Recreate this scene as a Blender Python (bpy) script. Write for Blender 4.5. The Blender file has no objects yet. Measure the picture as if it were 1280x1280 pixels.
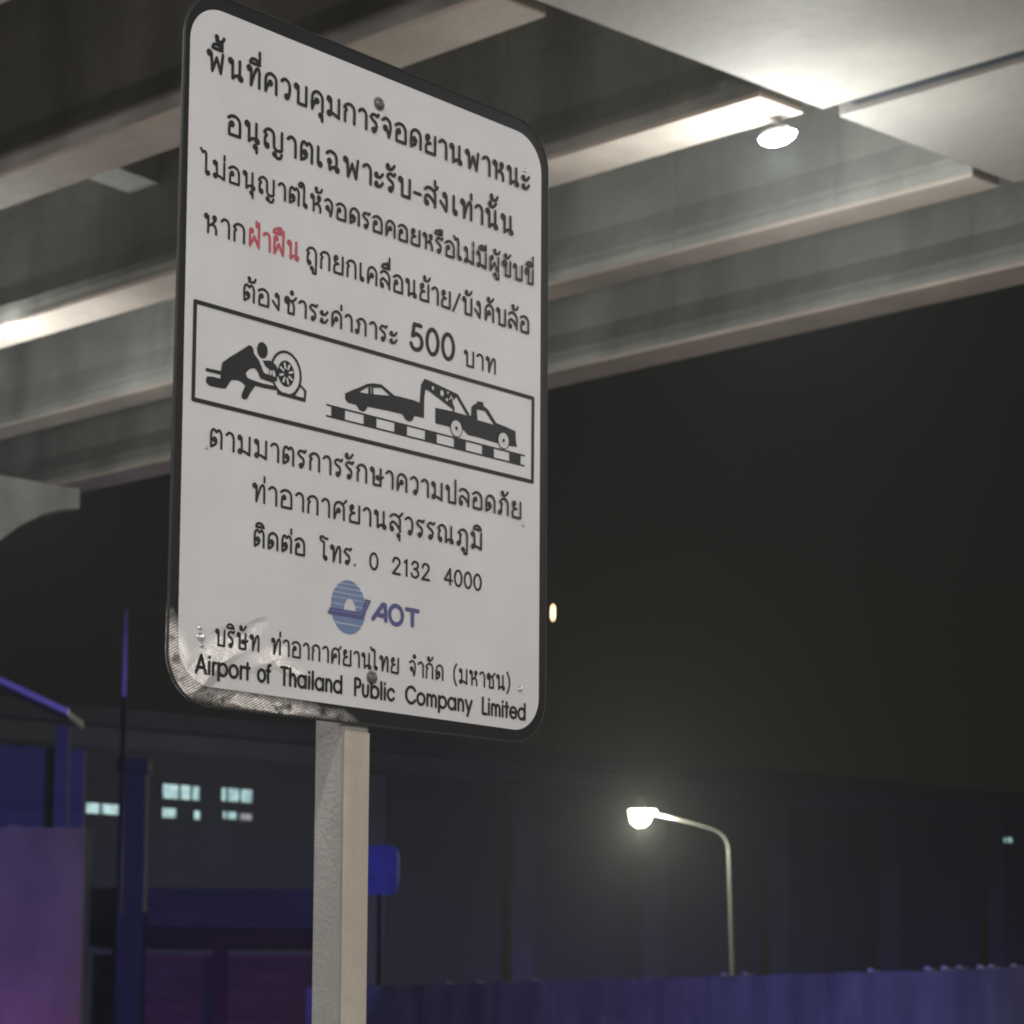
import bpy, bmesh, math, random
from mathutils import Vector, Matrix
from mathutils.geometry import tessellate_polygon
R = math.radians
random.seed(7)
sc = bpy.context.scene
COL = sc.collection

# ------------------------------------------------------------------ camera
cam_d = bpy.data.cameras.new('camera')
cam = bpy.data.objects.new('camera', cam_d); COL.objects.link(cam); sc.camera = cam
cam_d.sensor_width = 36.0
cam_d.lens = 81.56
cam_d.shift_y = 0.28125
cam_d.clip_start = 0.05; cam_d.clip_end = 3000
rgt = Vector((1, -.0006, .006)).normalized()
fwd = Vector((0, .995, .0998)).normalized()
up = rgt.cross(fwd).normalized(); fwd = up.cross(rgt)
EYE = Vector((0, 0, 1.6))
cam.matrix_world = Matrix(((rgt.x, up.x, -fwd.x, 0), (rgt.y, up.y, -fwd.y, 0), (rgt.z, up.z, -fwd.z, 1.6), (0, 0, 0, 1)))
cam_d.dof.use_dof = True; cam_d.dof.focus_distance = 2.8; cam_d.dof.aperture_fstop = 13

# ------------------------------------------------------------------ sky (night), exposure
w = bpy.data.worlds.new('World'); sc.world = w; w.use_nodes = True
nt = w.node_tree; nt.nodes.clear()
out = nt.nodes.new('ShaderNodeOutputWorld'); add = nt.nodes.new('ShaderNodeAddShader')
sky = nt.nodes.new('ShaderNodeTexSky'); sky.sky_type = 'NISHITA'; sky.sun_disc = False
sky.sun_elevation = R(-8); sky.sun_rotation = R(200)
b1 = nt.nodes.new('ShaderNodeBackground'); b1.inputs[1].default_value = .05
b2 = nt.nodes.new('ShaderNodeBackground')            # cloud deck lit by the city: one even colour
b2.inputs[0].default_value = (.0095, .0088, .0066, 1); b2.inputs[1].default_value = .5
nt.links.new(sky.outputs[0], b1.inputs[0]); nt.links.new(b1.outputs[0], add.inputs[0])
nt.links.new(b2.outputs[0], add.inputs[1]); nt.links.new(add.outputs[0], out.inputs[0])
vs = sc.view_settings
vs.view_transform = 'Standard'; vs.look = 'None'; vs.exposure = 0; vs.gamma = 1
sc.render.engine = 'CYCLES'
cy = sc.cycles
cy.use_denoising = True; cy.max_bounces = 6; cy.diffuse_bounces = 4; cy.volume_bounces = 0
cy.filter_width = 1.9; cy.sample_clamp_indirect = 4
# the ceiling lights, street lamps and floods are built further down, each with its own light

# ------------------------------------------------------------------ helpers
def link(o, parent=None):
    COL.objects.link(o)
    if parent: o.parent = parent
    return o
def tag(o, label=None, cat=None, group=None, kind=None):
    for k, v in (('label', label), ('category', cat), ('group', group), ('kind', kind)):
        if v: o[k] = v
    return o
def empty(name, loc=(0, 0, 0), rz=0):
    o = bpy.data.objects.new(name, None); o.empty_display_size = .1
    o.location = loc; o.rotation_euler = (0, 0, rz); return link(o)
class MB:
    def __init__(s): s.v = []; s.f = []; s.sm = set()
    def poly(s, pts, smooth=False):
        i = len(s.v); s.v += [tuple(p) for p in pts]; s.f.append(tuple(range(i, i + len(pts))))
    def box(s, x0, x1, y0, y1, z0, z1, M=None):
        p = [Vector((x, y, z)) for z in (z0, z1) for y in (y0, y1) for x in (x0, x1)]
        if M: p = [M @ q for q in p]
        i = len(s.v); s.v += [tuple(q) for q in p]
        for f in ((0, 2, 3, 1), (4, 5, 7, 6), (0, 1, 5, 4), (2, 6, 7, 3), (0, 4, 6, 2), (1, 3, 7, 5)):
            s.f.append(tuple(i + k for k in f))
    def tube(s, pts, rads, n=14, caps=True):
        i0 = len(s.v); pts = [Vector(p) for p in pts]; N = len(pts)
        a = None
        for k, p in enumerate(pts):
            t = (pts[min(k + 1, N - 1)] - pts[max(k - 1, 0)]).normalized()
            if a is None: a = t.orthogonal().normalized()
            a = (a - t * a.dot(t)).normalized(); b = t.cross(a)
            for j in range(n):
                q = p + (a * math.cos(2 * math.pi * j / n) + b * math.sin(2 * math.pi * j / n)) * rads[k]
                s.v.append(tuple(q))
        for k in range(N - 1):
            for j in range(n):
                s.sm.add(len(s.f))
                s.f.append((i0 + k * n + j, i0 + k * n + (j + 1) % n, i0 + (k + 1) * n + (j + 1) % n, i0 + (k + 1) * n + j))
        if caps:
            s.f.append(tuple(i0 + j for j in range(n))[::-1]); s.f.append(tuple(i0 + (N - 1) * n + j for j in range(n)))
    def extrude(s, outline, y0, y1, M=None, axis='y'):
        """outline (a,z) polygon swept along y"""
        n = len(outline); P = []
        for y in (y0, y1):
            for a, zz in outline:
                q = Vector((a, y, zz)); P.append(M @ q if M else q)
        i = len(s.v); s.v += [tuple(q) for q in P]
        for j in range(n): s.f.append((i + j, i + (j + 1) % n, i + n + (j + 1) % n, i + n + j))
        for tri in tessellate_polygon([[Vector((a, zz, 0)) for a, zz in outline]]):
            s.f.append(tuple(i + t for t in tri)); s.f.append(tuple(i + n + t for t in reversed(tri)))
    def build(s, name, m, parent=None, bevel=0, recalc=True):
        me = bpy.data.meshes.new(name); me.from_pydata(s.v, [], s.f)
        for k in s.sm: me.polygons[k].use_smooth = True
        me.materials.append(m)
        if recalc:
            bm = bmesh.new(); bm.from_mesh(me); bmesh.ops.recalc_face_normals(bm, faces=bm.faces)
            if bevel:
                es = [e for e in bm.edges if len(e.link_faces) == 2 and e.calc_face_angle(0) > .6]
                bmesh.ops.bevel(bm, geom=es, offset=bevel, segments=2, affect='EDGES', profile=.5)
            bm.to_mesh(me); bm.free()
        return link(bpy.data.objects.new(name, me), parent)

def mat(name, col, rough=.7, metal=0, noise=0, scale=3, col2=None, bump=0, bscale=40, stain=None, emit=None, estr=0, spec=.5):
    m = bpy.data.materials.new(name); m.use_nodes = True
    t = m.node_tree; p = t.nodes['Principled BSDF']; L = t.links.new
    p.inputs['Base Color'].default_value = (*col, 1); p.inputs['Roughness'].default_value = rough
    p.inputs['Metallic'].default_value = metal; p.inputs['Specular IOR Level'].default_value = spec
    tc = t.nodes.new('ShaderNodeTexCoord')
    if col2 or noise:
        if not col2: col2 = tuple(c * (1 - noise) for c in col)
        n1 = t.nodes.new('ShaderNodeTexNoise'); n1.inputs['Scale'].default_value = scale
        n1.inputs['Detail'].default_value = 8; n1.inputs['Roughness'].default_value = .62
        L(tc.outputs['Object'], n1.inputs['Vector'])
        rp = t.nodes.new('ShaderNodeValToRGB'); rp.color_ramp.elements[0].position = .35; rp.color_ramp.elements[1].position = .65
        rp.color_ramp.elements[0].color = (*col2, 1); rp.color_ramp.elements[1].color = (*col, 1)
        L(n1.outputs['Fac'], rp.inputs[0]); src = rp.outputs[0]
        if stain:                                     # runs of dirt: noise stretched along one axis
            mp = t.nodes.new('ShaderNodeMapping'); mp.inputs['Scale'].default_value = stain[0]
            L(tc.outputs['Object'], mp.inputs[0])
            n2 = t.nodes.new('ShaderNodeTexNoise'); n2.inputs['Scale'].default_value = 1; n2.inputs['Detail'].default_value = 5
            L(mp.outputs[0], n2.inputs['Vector'])
            r2 = t.nodes.new('ShaderNodeValToRGB'); r2.color_ramp.elements[0].position = .42; r2.color_ramp.elements[1].position = .68
            L(n2.outputs['Fac'], r2.inputs[0])
            mx = t.nodes.new('ShaderNodeMixRGB'); mx.blend_type = 'MIX'; mx.inputs[2].default_value = (*stain[1], 1)
            L(r2.outputs[0], mx.inputs[0]); L(src, mx.inputs[1]); src = mx.outputs[0]
        L(src, p.inputs['Base Color'])
    if bump:
        n3 = t.nodes.new('ShaderNodeTexNoise'); n3.inputs['Scale'].default_value = bscale; n3.inputs['Detail'].default_value = 6
        L(tc.outputs['Object'], n3.inputs['Vector'])
        bp = t.nodes.new('ShaderNodeBump'); bp.inputs['Strength'].default_value = bump; bp.inputs['Distance'].default_value = .02
        L(n3.outputs['Fac'], bp.inputs['Height']); L(bp.outputs[0], p.inputs['Normal'])
    if emit:
        p.inputs['Emission Color'].default_value = (*emit, 1); p.inputs['Emission Strength'].default_value = estr
    return m

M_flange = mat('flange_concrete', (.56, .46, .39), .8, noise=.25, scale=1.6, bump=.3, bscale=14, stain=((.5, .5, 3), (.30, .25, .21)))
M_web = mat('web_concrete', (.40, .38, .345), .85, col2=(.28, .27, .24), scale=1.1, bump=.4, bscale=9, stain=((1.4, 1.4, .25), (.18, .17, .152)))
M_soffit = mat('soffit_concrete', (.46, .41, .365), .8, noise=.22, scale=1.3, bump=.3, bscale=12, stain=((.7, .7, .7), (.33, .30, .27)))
M_deck = mat('deck_concrete', (.2, .19, .17), .85, noise=.3, scale=1)
M_ground = mat('ground_concrete', (.48, .44, .39), .85, noise=.3, scale=.6, bump=.3, bscale=20)
M_black = mat('black_film', (.018, .018, .02), .38, noise=.25, scale=30)
M_ink = mat('black_lettering', (.012, .012, .013), .45, noise=.3, scale=60, spec=.3)
M_red = mat('red_lettering', (.58, .06, .085), .42, noise=.15, scale=60)
M_blue = mat('pale_blue_print', (.17, .25, .45), .42, noise=.12, scale=60)
M_navy = mat('dark_blue_print', (.085, .085, .27), .42, noise=.15, scale=60)
M_white_print = mat('white_print', (.70, .69, .68), .4, noise=.05, scale=30)
M_galv = mat('galvanised_steel', (.42, .41, .39), .55, .35, noise=.22, scale=9, bump=.12, bscale=160, stain=((30, 30, 1.5), (.33, .32, .30)))
M_beige = mat('reflective_tape', (.64, .575, .48), .5, 0, noise=.2, scale=26, bump=.18, bscale=420, stain=((18, 18, 2), (.50, .44, .36)))
M_bolt = mat('bolt_steel', (.22, .2, .18), .5, .7, noise=.3, scale=200)
M_rivet = mat('rivet_steel', (.75, .74, .72), .3, .8, noise=.1, scale=200)
M_house = mat('lamp_housing', (.3, .3, .3), .5, .4, noise=.2, scale=12)
M_lens = mat('lamp_lens', (.9, .9, .9), .4, noise=.02, emit=(.93, 1.0, 1.0), estr=80)
M_lens2 = mat('street_lens', (.9, .9, .9), .4, noise=.02, emit=(1.0, .99, .93), estr=90)
M_orange = mat('mast_lens', (.9, .8, .7), .4, noise=.02, emit=(1.0, .62, .32), estr=7)
M_pole = mat('pole_steel', (.10, .098, .095), .5, .3, noise=.2, scale=2)
M_wall = mat('building_render', (.03, .03, .036), .85, noise=.35, scale=.25, stain=((.6, .6, .1), (.02, .02, .024)))
M_col = mat('pillar_render', (.055, .055, .06), .85, noise=.3, scale=.4)
M_rail = mat('fascia_render', (.11, .11, .115), .85, noise=.3, scale=.8, stain=((.3, .3, 3), (.06, .06, .065)))
M_block = mat('painted_block', (.17, .165, .17), .9, noise=.25, scale=1.1, bump=.7, bscale=3.5, stain=((1.5, 1.5, .5), (.10, .095, .10)))
M_barrier = mat('barrier_concrete', (.24, .24, .25), .85, noise=.35, scale=1.2, stain=((2.2, 2.2, .35), (.11, .11, .12)), bump=.6, bscale=6)
M_frame = mat('dark_frame', (.03, .035, .04), .6, noise=.2, scale=4)
M_pane = mat('lit_pane', (.5, .6, .6), .4, noise=.1, emit=(.50, .80, .76), estr=.80)
M_pane2 = mat('dim_pane', (.5, .5, .5), .4, noise=.1, emit=(.56, .60, .60), estr=.35)
M_sign_blue = mat('blue_light_panel', (.01, .012, .09), .6, noise=.1, emit=(.012, .018, .17), estr=.35)
M_mast = mat('mast_lit_paint', (.6, .6, .62), .6, noise=.1, scale=5)
M_metal = mat('bright_metal', (.75, .75, .78), .4, .3, noise=.15, scale=20)

def form_joints(m, w_, h_, size=.012):
    # shutter-board joints: fine recessed lines along the beam (object x) and up it (object z)
    t = m.node_tree; p = t.nodes['Principled BSDF']; L = t.links.new
    tc = t.nodes.new('ShaderNodeTexCoord'); sp = t.nodes.new('ShaderNodeSeparateXYZ'); cb = t.nodes.new('ShaderNodeCombineXYZ')
    L(tc.outputs['Object'], sp.inputs[0]); L(sp.outputs[0], cb.inputs[0]); L(sp.outputs[2], cb.inputs[1])
    br = t.nodes.new('ShaderNodeTexBrick'); br.offset = 0; br.inputs['Scale'].default_value = 1; br.inputs['Brick Width'].default_value = w_; br.inputs['Row Height'].default_value = h_
    br.inputs['Mortar Size'].default_value = size; br.inputs['Mortar Smooth'].default_value = .3
    br.inputs['Color1'].default_value = (1, 1, 1, 1); br.inputs['Color2'].default_value = (.84, .84, .83, 1); br.inputs['Mortar'].default_value = (.5, .49, .46, 1)
    L(cb.outputs[0], br.inputs['Vector'])
    mx = t.nodes.new('ShaderNodeMixRGB'); mx.blend_type = 'MULTIPLY'; mx.inputs[0].default_value = .25
    src = p.inputs['Base Color'].links[0].from_socket
    L(src, mx.inputs[1]); L(br.outputs['Color'], mx.inputs[2]); L(mx.outputs[0], p.inputs['Base Color'])
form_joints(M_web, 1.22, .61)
def uneven(m, scale):
    t = m.node_tree; p = t.nodes['Principled BSDF']; c = tuple(p.inputs['Emission Color'].default_value)
    tc = t.nodes.new('ShaderNodeTexCoord'); n = t.nodes.new('ShaderNodeTexNoise'); n.inputs['Scale'].default_value = scale; n.inputs['Detail'].default_value = 3
    r_ = t.nodes.new('ShaderNodeValToRGB'); r_.color_ramp.elements[0].position = .38; r_.color_ramp.elements[1].position = .6
    r_.color_ramp.elements[0].color = (c[0] * .45, c[1] * .5, c[2] * .5, 1); r_.color_ramp.elements[1].color = (c[0] * 1.12, c[1] * 1.1, c[2] * 1.1, 1)
    t.links.new(tc.outputs['Object'], n.inputs['Vector']); t.links.new(n.outputs['Fac'], r_.inputs[0]); t.links.new(r_.outputs[0], p.inputs['Emission Color'])
uneven(M_pane, 2.6); uneven(M_pane2, 3); uneven(M_sign_blue, 3)

def face_material(name, col, film, spec=.5, lo=.68, patch=0):
    """sheeting with ribbed film at its lower left corner, its bright sheen painted into the colour (object axes: x along the sign, z up)"""
    m = bpy.data.materials.new(name); m.use_nodes = True
    t = m.node_tree; L = t.links.new; p = t.nodes['Principled BSDF']; N = t.nodes.new
    tc = N('ShaderNodeTexCoord')
    def math_(op, a, b=None, clamp=False):
        q = N('ShaderNodeMath'); q.operation = op; q.use_clamp = clamp
        for i, x in enumerate((a, b)):
            if x is None: continue
            if isinstance(x, (int, float)): q.inputs[i].default_value = x
            else: L(x, q.inputs[i])
        return q.outputs[0]
    sp = N('ShaderNodeSeparateXYZ'); L(tc.outputs['Object'], sp.inputs[0]); X, Z = sp.outputs[0], sp.outputs[2]
    nz = N('ShaderNodeTexNoise'); nz.inputs['Scale'].default_value = 26; nz.inputs['Detail'].default_value = 5
    L(tc.outputs['Object'], nz.inputs['Vector'])
    wob = math_('MULTIPLY', math_('SUBTRACT', nz.outputs['Fac'], .5), .075)
    def blob(cx, cz, ax, az, ang, soft):
        c, s_ = math.cos(ang), math.sin(ang)
        dx = math_('SUBTRACT', X, cx); dz = math_('SUBTRACT', Z, cz)
        u = math_('ADD', math_('MULTIPLY', dx, c / ax), math_('MULTIPLY', dz, s_ / ax))
        v = math_('ADD', math_('MULTIPLY', dx, -s_ / az), math_('MULTIPLY', dz, c / az))
        d = math_('SQRT', math_('ADD', math_('MULTIPLY', u, u), math_('MULTIPLY', v, v)))
        d = math_('ADD', d, math_('MULTIPLY', wob, 11))
        return math_('MULTIPLY', math_('SUBTRACT', 1.0, d), 1 / soft, True)
    b = blob(.035, .018, .085, .026, R(42), .45)
    for a in ((.075, .045, .075, .014, R(38), .5), (.135, .045, .045, .016, R(25), .6), (.165, .034, .04, .010, R(-15), .5), (.13, -.012, .16, .016, R(-2), .6), (.0, .03, .022, .07, R(20), .6)):
        b = math_('MAXIMUM', b, blob(*a))
    # colour of the sheet
    n1 = N('ShaderNodeTexNoise'); n1.inputs['Scale'].default_value = 7; n1.inputs['Detail'].default_value = 6
    L(tc.outputs['Object'], n1.inputs['Vector'])
    r1 = N('ShaderNodeValToRGB'); r1.color_ramp.elements[0].color = (*[c * q for c, q in zip(col, (.90, .885, .89))], 1); r1.color_ramp.elements[1].color = (*col, 1)
    r1.color_ramp.elements[0].position = .3; r1.color_ramp.elements[1].position = .7
    L(n1.outputs['Fac'], r1.inputs[0])
    n4 = N('ShaderNodeTexNoise'); n4.inputs['Scale'].default_value = 420; n4.inputs['Detail'].default_value = 2
    L(tc.outputs['Object'], n4.inputs['Vector'])
    mg = N('ShaderNodeMixRGB'); mg.blend_type = 'OVERLAY'; mg.inputs[0].default_value = .22
    L(r1.outputs[0], mg.inputs[1]); L(n4.outputs['Fac'], mg.inputs[2])
    # ribs
    wv = N('ShaderNodeTexWave'); wv.wave_type = 'BANDS'; wv.bands_direction = 'DIAGONAL'
    wv.inputs['Scale'].default_value = 150; wv.inputs['Distortion'].default_value = 2.5; wv.inputs['Detail'].default_value = 2
    mp = N('ShaderNodeMapping'); mp.inputs['Rotation'].default_value = (0, R(75), 0); L(tc.outputs['Object'], mp.inputs[0]); L(mp.outputs[0], wv.inputs['Vector'])
    film_sheen_mix = N('ShaderNodeMixRGB'); film_sheen_mix.inputs[1].default_value = (*[c * lo for c in film], 1); film_sheen_mix.inputs[2].default_value = (*film, 1)  # reflected light on the ribbed film is put into this colour
    L(wv.outputs['Fac'], film_sheen_mix.inputs[0])
    n5 = N('ShaderNodeTexNoise'); n5.inputs['Scale'].default_value = 330; n5.inputs['Detail'].default_value = 3
    L(tc.outputs['Object'], n5.inputs['Vector'])
    if patch:                                          # painted sheen kept to broken spots
        n6 = N('ShaderNodeTexNoise'); n6.inputs['Scale'].default_value = 55; n6.inputs['Detail'].default_value = 4
        L(tc.outputs['Object'], n6.inputs['Vector'])
        b = math_('MULTIPLY', b, math_('MULTIPLY', math_('SUBTRACT', n6.outputs['Fac'], .30), 5.5, True))
    b0 = b; b = math_('MULTIPLY', b, math_('ADD', .35, math_('MULTIPLY', n5.outputs['Fac'], 1.25)), True)
    mx = N('ShaderNodeMixRGB'); L(b, mx.inputs[0]); L(mg.outputs[0], mx.inputs[1]); L(film_sheen_mix.outputs[0], mx.inputs[2])
    L(mx.outputs[0], p.inputs['Base Color'])
    rr = N('ShaderNodeMapRange'); rr.inputs['To Min'].default_value = .42; rr.inputs['To Max'].default_value = .36; L(b, rr.inputs[0]); L(rr.outputs[0], p.inputs['Roughness'])
    L(math_('MULTIPLY', b, .38), p.inputs['Metallic']); p.inputs['Specular IOR Level'].default_value = spec
    bp = N('ShaderNodeBump'); bp.inputs['Distance'].default_value = .002; bp.inputs['Strength'].default_value = 1
    L(math_('MULTIPLY', b0, math_('ADD', math_('ADD', math_('MULTIPLY', wv.outputs['Fac'], .035), math_('MULTIPLY', nz.outputs['Fac'], 1.6)), math_('MULTIPLY', math_('SUBTRACT', Z, .035), -45))), bp.inputs['Height'])
    L(bp.outputs[0], p.inputs['Normal'])
    return m
M_face = face_material('white_sheeting', (.80, .788, .785), (.97, .91, .86))
M_border = face_material('black_border', (.015, .015, .017), (.86, .80, .75), .2, .32, 1)

# ------------------------------------------------------------------ the parking sign
# stroke lettering: every glyph is a set of centre lines. "x,y" points, "!" = sharp corner, "o" = small closed ring
K = {
 'ก': (.62, ['.09,0 .09,.5! .17,.66! .05,.76! .16,.92 .34,1 .50,.92 .57,.74 .58,.4 .58,0']),
 'ข': (.62, ['o.15,.70,.095', '.06,.76 .10,.93 .22,.97 .29,.86 .27,.62! .25,0! .58,0! .58,1']),
 'ช': (.66, ['o.15,.70,.095', '.06,.76 .10,.93 .22,.97 .29,.86 .27,.62! .25,0! .56,0! .56,.52 .50,.70 .40,.80! .56,.88 .68,1.06']),
 'ค': (.66, ['o.33,.50,.10', '.24,.45 .16,.22 .10,0! .09,.45 .12,.78 .22,.94 .36,1 .50,.94 .60,.78 .62,.5 .62,0']),
 'ศ': (.70, ['o.33,.50,.10', '.24,.45 .16,.22 .10,0! .09,.45 .12,.78 .22,.94 .36,1 .50,.94 .60,.78 .62,.5 .62,0', '.52,.92 .62,.98 .74,1.16']),
 'ด': (.66, ['o.27,.44,.10', '.37,.44 .34,.22 .10,0! .09,.45 .12,.78 .22,.94 .36,1 .50,.94 .60,.78 .62,.5 .62,0']),
 'ต': (.66, ['o.27,.44,.10', '.37,.44 .34,.22 .10,0! .09,.45 .10,.78 .16,.95 .24,1 .36,.87! .48,1 .57,.93 .62,.74 .62,.4 .62,0']),
 'ถ': (.66, ['o.21,.10,.10', '.11,.12 .11,.5! .19,.66! .07,.76! .18,.92 .36,1 .52,.92 .60,.74 .61,.4 .61,0']),
 'ภ': (.70, ['o.13,.10,.10', '.23,.12 .23,.5! .28,.66! .13,.76! .24,.92 .42,1 .57,.92 .64,.74 .65,.4 .65,0']),
 'ณ': (.98, ['o.19,.10,.10', '.09,.12 .09,.5! .17,.66! .05,.76! .14,.92 .30,1 .45,.92 .51,.74 .52,.4 .52,.0! .62,.15 .76,.21 .86,.21', 'o.87,.10,.10', '.83,1 .83,.18']),
 'ญ': (.98, ['o.19,.10,.10', '.09,.12 .09,.5! .17,.66! .05,.76! .14,.92 .30,1 .45,.92 .51,.74 .52,.4 .54,.12 .66,0 .80,.0! .90,.08 .90,.3 .90,1', 'o.56,-.24,.08', '.60,-.32 .72,-.40 .84,-.34 .90,-.16']),
 'น': (.72, ['o.12,.88,.10', '.22,.90 .22,0! .34,.15 .48,.20 .60,.20', 'o.61,.10,.10', '.56,1 .56,.16']),
 'ม': (.70, ['o.12,.88,.10', '.22,.90 .24,.12', 'o.14,.10,.10', '.22,.16 .42,.12 .64,0! .64,1']),
 'บ': (.66, ['o.12,.88,.10', '.22,.90 .22,0! .62,0! .62,1']),
 'ป': (.66, ['o.12,.88,.10', '.22,.90 .22,0! .62,0! .62,1.42']),
 'ษ': (.74, ['o.12,.88,.10', '.22,.90 .22,0! .62,0! .62,1', 'o.44,.46,.085', '.50,.38 .62,.42 .76,.54']),
 'ย': (.64, ['o.20,.88,.10', '.10,.88 .12,.68 .20,.58 .34,.55! .16,.46 .09,.32 .10,0! .60,0! .60,1']),
 'ร': (.46, ['o.22,.10,.10', '.32,.12 .36,.34 .32,.52 .16,.64 .05,.76! .12,.92 .26,.96 .40,.90! .46,1.02']),
 'ล': (.66, ['o.15,.11,.10', '.07,.18 .08,.42 .20,.55 .38,.46 .60,.16', '.06,.84 .16,.96 .32,1 .50,.92 .60,.74 .61,.4 .61,0']),
 'ส': (.70, ['o.15,.11,.10', '.07,.18 .08,.42 .20,.55 .38,.46 .60,.16', '.06,.84 .16,.96 .32,1 .50,.92 .60,.74 .61,.4 .61,0', '.52,.90 .62,.98 .74,1.16']),
 'พ': (.84, ['o.12,.88,.10', '.22,.90 .27,0! .47,.74! .67,0! .76,1']),
 'ผ': (.74, ['o.20,.88,.10', '.10,.90 .10,0! .37,.58! .64,0! .66,1']),
 'ฝ': (.74, ['o.20,.88,.10', '.10,.90 .10,0! .37,.58! .64,0! .66,1.40']),
 'ท': (.66, ['o.12,.88,.10', '.22,.90 .22,0! .36,.62 .48,.94 .56,.98 .61,.84 .62,.5 .62,0']),
 'ห': (.68, ['o.12,.88,.10', '.22,.90 .22,0', '.22,.38 .36,.46 .48,.60 .58,.78', 'o.53,.88,.10', '.40,.50 .54,.44 .61,.28 .62,0']),
 'ว': (.50, ['o.32,.10,.10', '.42,.14 .46,.5 .44,.80 .34,.96 .20,1 .05,.85']),
 'า': (.44, ['.04,.84 .14,.97 .24,1 .36,.92 .41,.74 .42,.4 .42,0']),
 'จ': (.54, ['o.20,.46,.10', '.28,.40 .36,.20 .40,0! .46,.3 .48,.62 .44,.86 .32,.98 .20,1 .05,.86']),
 'ฉ': (.72, ['o.20,.46,.10', '.20,.36 .22,0! .34,.15 .46,.20 .58,.20', 'o.60,.10,.10', '.54,.18 .56,.62 .50,.88 .36,.99 .22,1 .06,.86']),
 'อ': (.64, ['o.22,.56,.10', '.12,.56 .10,.30 .10,0! .60,0! .60,.5 .57,.80 .46,.95 .32,1 .18,.96 .05,.84']),
 'ง': (.50, ['o.26,.88,.10', '.36,.88 .38,.5 .36,0! .24,.18 .04,.46']),
 'เ': (.30, ['o.20,.10,.10', '.10,.12 .10,1']),
 'ไ': (.30, ['o.20,.10,.10', '.10,.12 .10,1.20! .06,1.32 -.02,1.35 -.10,1.26! -.20,1.46']),
 'ใ': (.30, ['o.20,.10,.10', '.10,.12 .10,1.2 .07,1.38 -.04,1.46 -.16,1.40 -.20,1.24 -.10,1.18 -.04,1.26']),
 'โ': (.30, ['o.20,.10,.10', '.10,.12 .10,1.08! -.10,1.22 -.12,1.36 .0,1.44 .14,1.36 .30,1.34']),
 'ะ': (.46, ['o.11,.66,.075', '.05,.58 .16,.53 .32,.58 .44,.78', 'o.11,.16,.075', '.05,.08 .16,.03 .32,.08 .44,.28']),
 '-': (.40, ['.04,.42 .38,.42']), '/': (.46, ['.02,-.08 .46,1.08']), '.': (.14, ['.07,.03 .075,.03']),
 '(': (.28, ['.24,1.28 .08,.92 .04,.5 .10,.12 .24,-.22']), ')': (.28, ['.04,1.28 .20,.92 .24,.5 .18,.12 .04,-.22']), ' ': (.30, []),
}
UP = {  # marks over the letter, x measured from the right stem
 'ิ': ['-.46,1.20! -.40,1.38 -.24,1.44 -.08,1.36 0,1.20! -.46,1.20'],
 'ี': ['-.46,1.20! -.40,1.38 -.24,1.44 -.08,1.36 0,1.20! -.46,1.20', '0,1.20 0,1.54'],
 'ื': ['-.46,1.20! -.40,1.38 -.24,1.44 -.08,1.36 0,1.20! -.46,1.20', '0,1.20 0,1.54', '-.14,1.38 -.14,1.54'],
 'ั': ['o-.34,1.36,.075', '-.40,1.28 -.30,1.19 -.14,1.24 0,1.46'],
 'ํ': ['o-.06,1.32,.095'],
 '่': ['0,1.18 0,1.46'],
 '้': ['o-.26,1.42,.065', '-.22,1.36 -.28,1.24! -.12,1.22 .02,1.30 .08,1.46'],
}
DN = {'ุ': ['o-.09,-.22,.075', '-.01,-.20 -.01,-.50'], 'ู': ['o-.24,-.20,.07', '-.17,-.20 -.17,-.46! .0,-.46! .0,-.14']}
STEM = {'น': .60, 'ม': .64, 'บ': .62, 'ป': .50, 'ฝ': .50, 'ร': .42, 'ย': .60, 'ท': .62, 'ค': .62, 'ก': .58, 'ห': .62, 'ษ': .62, 'ส': .60, 'ล': .60, 'ต': .62, 'ช': .50, 'จ': .48, 'ข': .58, 'ภ': .64, 'ถ': .60, 'ผ': .66, 'พ': .72}
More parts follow.
